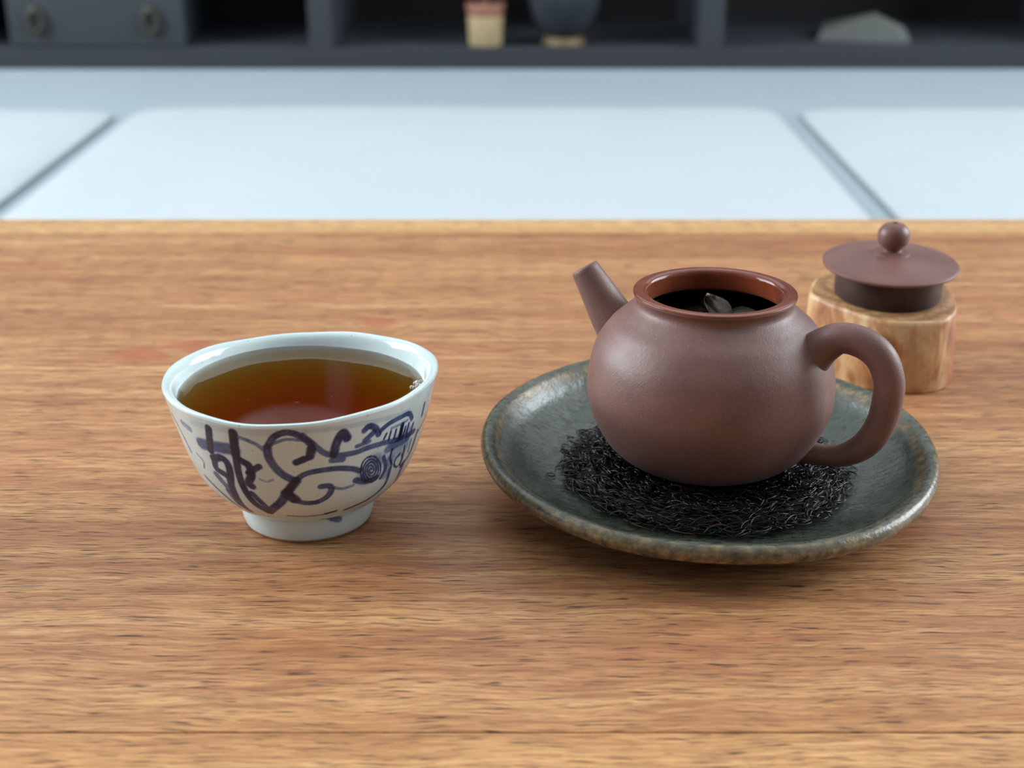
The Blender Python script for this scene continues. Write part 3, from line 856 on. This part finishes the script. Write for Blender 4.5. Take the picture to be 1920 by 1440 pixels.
lid = empty('teapot_lid', (LX, LY, LZ), 'purple brown clay teapot lid with ball knob, set on the wooden block', 'lid')
lp = cr([(.0160, .0328), (.0185, .0329), (.0200, .0331), (.0203, .0336), (.0200, .0341), (.0180, .0348), (.0120, .0361), (.0070, .0369), (.0052, .0371), (.0003, .0371)], 7)
V, F = lathe(lp, (LX, LY), 112)
mesh_obj('disc', V, F, M['clay_lid'], lid)
V, F = lathe([(.0162, .0330), (.0161, .0300), (.0160, .0242), (.0157, .0238), (.0146, .0238), (.0144, .0245), (.0143, .0325)], (LX, LY), 112)
tag(mesh_obj('flange', V, F, M['clay_dark'], lid), 'dark inner flange')
kp = cr([(.0056, .0370), (.0050, .0374), (.0034, .0378), (.0027, .0383), (.0033, .0391), (.0044, .0405), (.0048, .0424), (.0044, .0443), (.0031, .0458), (.0012, .0465), (.0003, .0465)], 6)
V, F = lathe(kp, (LX, LY), 64)
knob = mesh_obj('knob', V, F, M['clay_lid'], lid)
V, F = lathe([(.0007, .04665), (.0003, .04668)], (LX, LY), 16)  # flat disc on the knob, dark colour standing for the shade inside the hole
V, F = capped((V, F), 16)
mesh_obj('vent_hole_disc', V, F, M['hole'], knob)
lid.rotation_euler = (R_(3.0), 0, 0)

# ------------------------------------------------------------------ bench with white cushions
bench = empty('bench', (0, 1.5, FL), 'long low white bench covered in pale grey cloth behind the table', 'bench')
box('base', (-1.6, 1.6, .86, 1.99, FL, -.215), M['bench'], bench, .004, 1)
box('cover', (-1.62, 1.62, .84, 2.012, -.215, -.166), M['blanket'], bench, .012, 3)
def cushion(x0, x1, y0, y1, z0, z1, label, seed):
    cxx, cyy, hx, hy = (x0 + x1) / 2, (y0 + y1) / 2, (x1 - x0) / 2, (y1 - y0) / 2
    n = 56
    g = np.sin(np.linspace(-math.pi / 2, math.pi / 2, n))
    V, F = [], []
    for t in (1, 0):
        for a in g:
            for b in g:
                m = (1 - abs(a) ** 12) * (1 - abs(b) ** 14)
                puff = max(0, m) ** .6
                kx = 1 - .03 * abs(b) ** 26
                ky = 1 - .03 * abs(a) ** 26
                x, y = cxx + a * hx * kx, cyy + b * hy * ky
                mid_ = z0 + (z1 - z0) * .25
                wr = .004 * mnoise.noise(Vector((x * 3 + seed, y * 3, 0))) + .002 * mnoise.noise(Vector((x * 9, y * 9, seed)))
                dome = .006 * (1 - a * a) * (1 - b * b)
                z = mid_ + (z1 - mid_ + wr + dome - .003) * puff if t else mid_ - (mid_ - z0) * puff
                V.append((x, y, z))
    for t in (0, 1):
        o = t * n * n
        for i in range(n - 1):
            for j in range(n - 1):
                q = (o + i * n + j, o + (i + 1) * n + j, o + (i + 1) * n + j + 1, o + i * n + j + 1)
                F.append(q if t == 0 else q[::-1])
    o = mesh_obj('seat_cushion', V, F, M['cushion'])
    bm = bmesh.new()
    bm.from_mesh(o.data)
    bmesh.ops.remove_doubles(bm, verts=bm.verts, dist=.0004)
    bm.to_mesh(o.data)
    bm.free()
    return tag(o, label, 'cushion', 'white seat cushions on the bench')
cushion(-.438, .308, .93, 1.695, -.166, -.152, 'wide white cushion in the middle, between two gaps, behind the table', 1)
cushion(-1.20, -.457, .93, 1.68, -.166, -.152, 'white cushion at the left edge of the picture', 5)
cushion(.332, 1.08, .93, 1.69, -.166, -.153, 'white cushion at the right edge, behind the wooden block', 9)

# ------------------------------------------------------------------ dark shelf unit
SY0, SY1 = 2.218, 2.548
shelf = empty('shelf_unit', (0, 2.38, FL), 'wide charcoal wooden shelf unit along the back of the room', 'shelf')
xs = [-1.476, -.883, -.29, .303, .896, 1.489]
zb = [FL + .0, -.205, .175, .52]
for z in zb + [.86]:
    box('shelf_board', (xs[0] - .0175, xs[-1] + .0175, SY0, SY1, z, z + .034), M['shelf'], shelf, .001, 1)
for a, b in zip(zb, zb[1:] + [.86]):
    for x in xs:
        box('divider', (x - .0175, x + .0175, SY0 + .001, SY1, a + .034, b), M['shelf'], shelf, .001, 1)
box('back_panel', (xs[0] - .0175, xs[-1] + .0175, SY1, SY1 + .012, FL, .894), M['shelf_back'], shelf)
SB = -.1705
sb = empty('storage_drawer', (-.63, 2.36, SB), 'dark grey drawer box with two ring pulls in the left shelf bay', 'drawer box')
box('drawer_body', (-.752, -.508, SY0 + .03, SY1 - .02, SB, .10), M['drawer'], sb, .002, 1)
front = box('drawer_front', (-.764, -.497, SY0 + .012, SY0 + .030, SB + .001, .104), M['drawer'], sb, .003, 2)
for x in (-.721, -.547):
    V1 = tube([(x, SY0 + .012, -.115), (x, SY0 + .004, -.115)], [.008, .006], 16, side=(1, 0, 0))
    a = np.linspace(0, 2 * np.pi, 25)
    V2 = tube([(x + .011 * math.sin(t), SY0 + .004, -.131 - .016 * -math.cos(t)) for t in a], [.0032] * 25, 8, caps=False, side=(0, 1, 0))
    V, F = join_geo([V1, V2])
    mesh_obj('ring_pull', V, F, M['brass'], front)
jar = empty('bamboo_jar', (-.0405, 2.255, SB), 'small tan jar with reddish lip holding dark tools, in the middle shelf bay', 'jar')
V, F = lathe([(.0003, SB), (.024, SB), (.0255, SB + .002), (.0275, SB + .045)], (-.0405, 2.255), 40)
mesh_obj('jar_body', V, F, M['jar'], jar)
V, F = lathe([(.0275, SB + .045), (.0305, SB + .062), (.0295, SB + .064), (.026, SB + .058), (.025, SB + .01), (.0003, SB + .008)], (-.0405, 2.255), 40)
mesh_obj('lip', V, F, M['jar_lip'], jar)
for i, (dx, dy, lx) in enumerate(((-.010, .004, -.008), (.006, .010, .006), (.013, -.006, .014))):
    V, F = tube([(-.0405 + dx, 2.255 + dy, SB + .0085), (-.0405 + dx + lx, 2.255 + dy, SB + .14 + i * .01)], [.0035, .0045], 12, side=(1, 0, 0))
    tag(mesh_obj('tea_tool', V, F, M['tamper']), ('leftmost', 'middle', 'rightmost')[i] + ' dark wooden tea tool standing in the small tan jar', 'tea tool', 'tools in the tan jar')
V, F = lathe(cr([(.0003, SB), (.030, SB), (.033, SB + .004), (.030, SB + .010), (.026, SB + .013), (.0003, SB + .013)], 5), (.080, 2.262), 48)
tag(mesh_obj('vase_stand', V, F, M['stand']), 'low turned wooden stand under the dark vase', 'stand')
V, F = lathe(cr([(.0003, SB + .013), (.022, SB + .013), (.036, SB + .022), (.050, SB + .048), (.056, SB + .085), (.046, SB + .125), (.026, SB + .145), (.024, SB + .160), (.028, SB + .168), (.022, SB + .160), (.020, SB + .145), (.0003, SB + .130)], 6), (.080, 2.262), 64)
tag(mesh_obj('round_vase', V, F, M['vase']), 'round blue black glazed vase on a small wooden stand in the shelf', 'vase')
# folded paper packet lying in the right bay
V = [(.478, 2.30, SB), (.618, 2.27, SB), (.640, 2.37, SB), (.500, 2.40, SB), (.486, 2.31, SB + .014), (.560, 2.285, SB + .040), (.612, 2.30, SB + .022), (.585, 2.38, SB + .034), (.505, 2.39, SB + .016)]
bm = bmesh.new()
for v in V:
    bm.verts.new(v)
bmesh.ops.convex_hull(bm, input=bm.verts)
me = bpy.data.meshes.new('paper_packet')
bm.to_mesh(me)
bm.free()
me.materials.append(M['paper'])
pk = bpy.data.objects.new('paper_packet', me)
COL.objects.link(pk)
tag(pk, 'folded grey paper packet lying in the right shelf bay', 'packet')

# ------------------------------------------------------------------ pendant lantern mirrored in the tea
lamp = empty('pendant_lantern', (-.30, 1.80, .668), 'white paper pendant lantern hanging over the bench, mirrored in the tea', 'lantern')
lc = (-.30, 1.80)
V, F = lathe(cr([(.0005, .666), (.03, .668), (.08, .683), (.112, .723), (.12, .763), (.112, .803), (.08, .843), (.02, .858)], 6), lc, 64)
mesh_obj('paper_shade', V, F, M['lantern'], lamp)
V, F = tube([(lc[0], lc[1], .856), (lc[0], lc[1], ZC)], [.004, .004], 8, side=(1, 0, 0))
mesh_obj('cord', V, F, M['cord'], lamp)
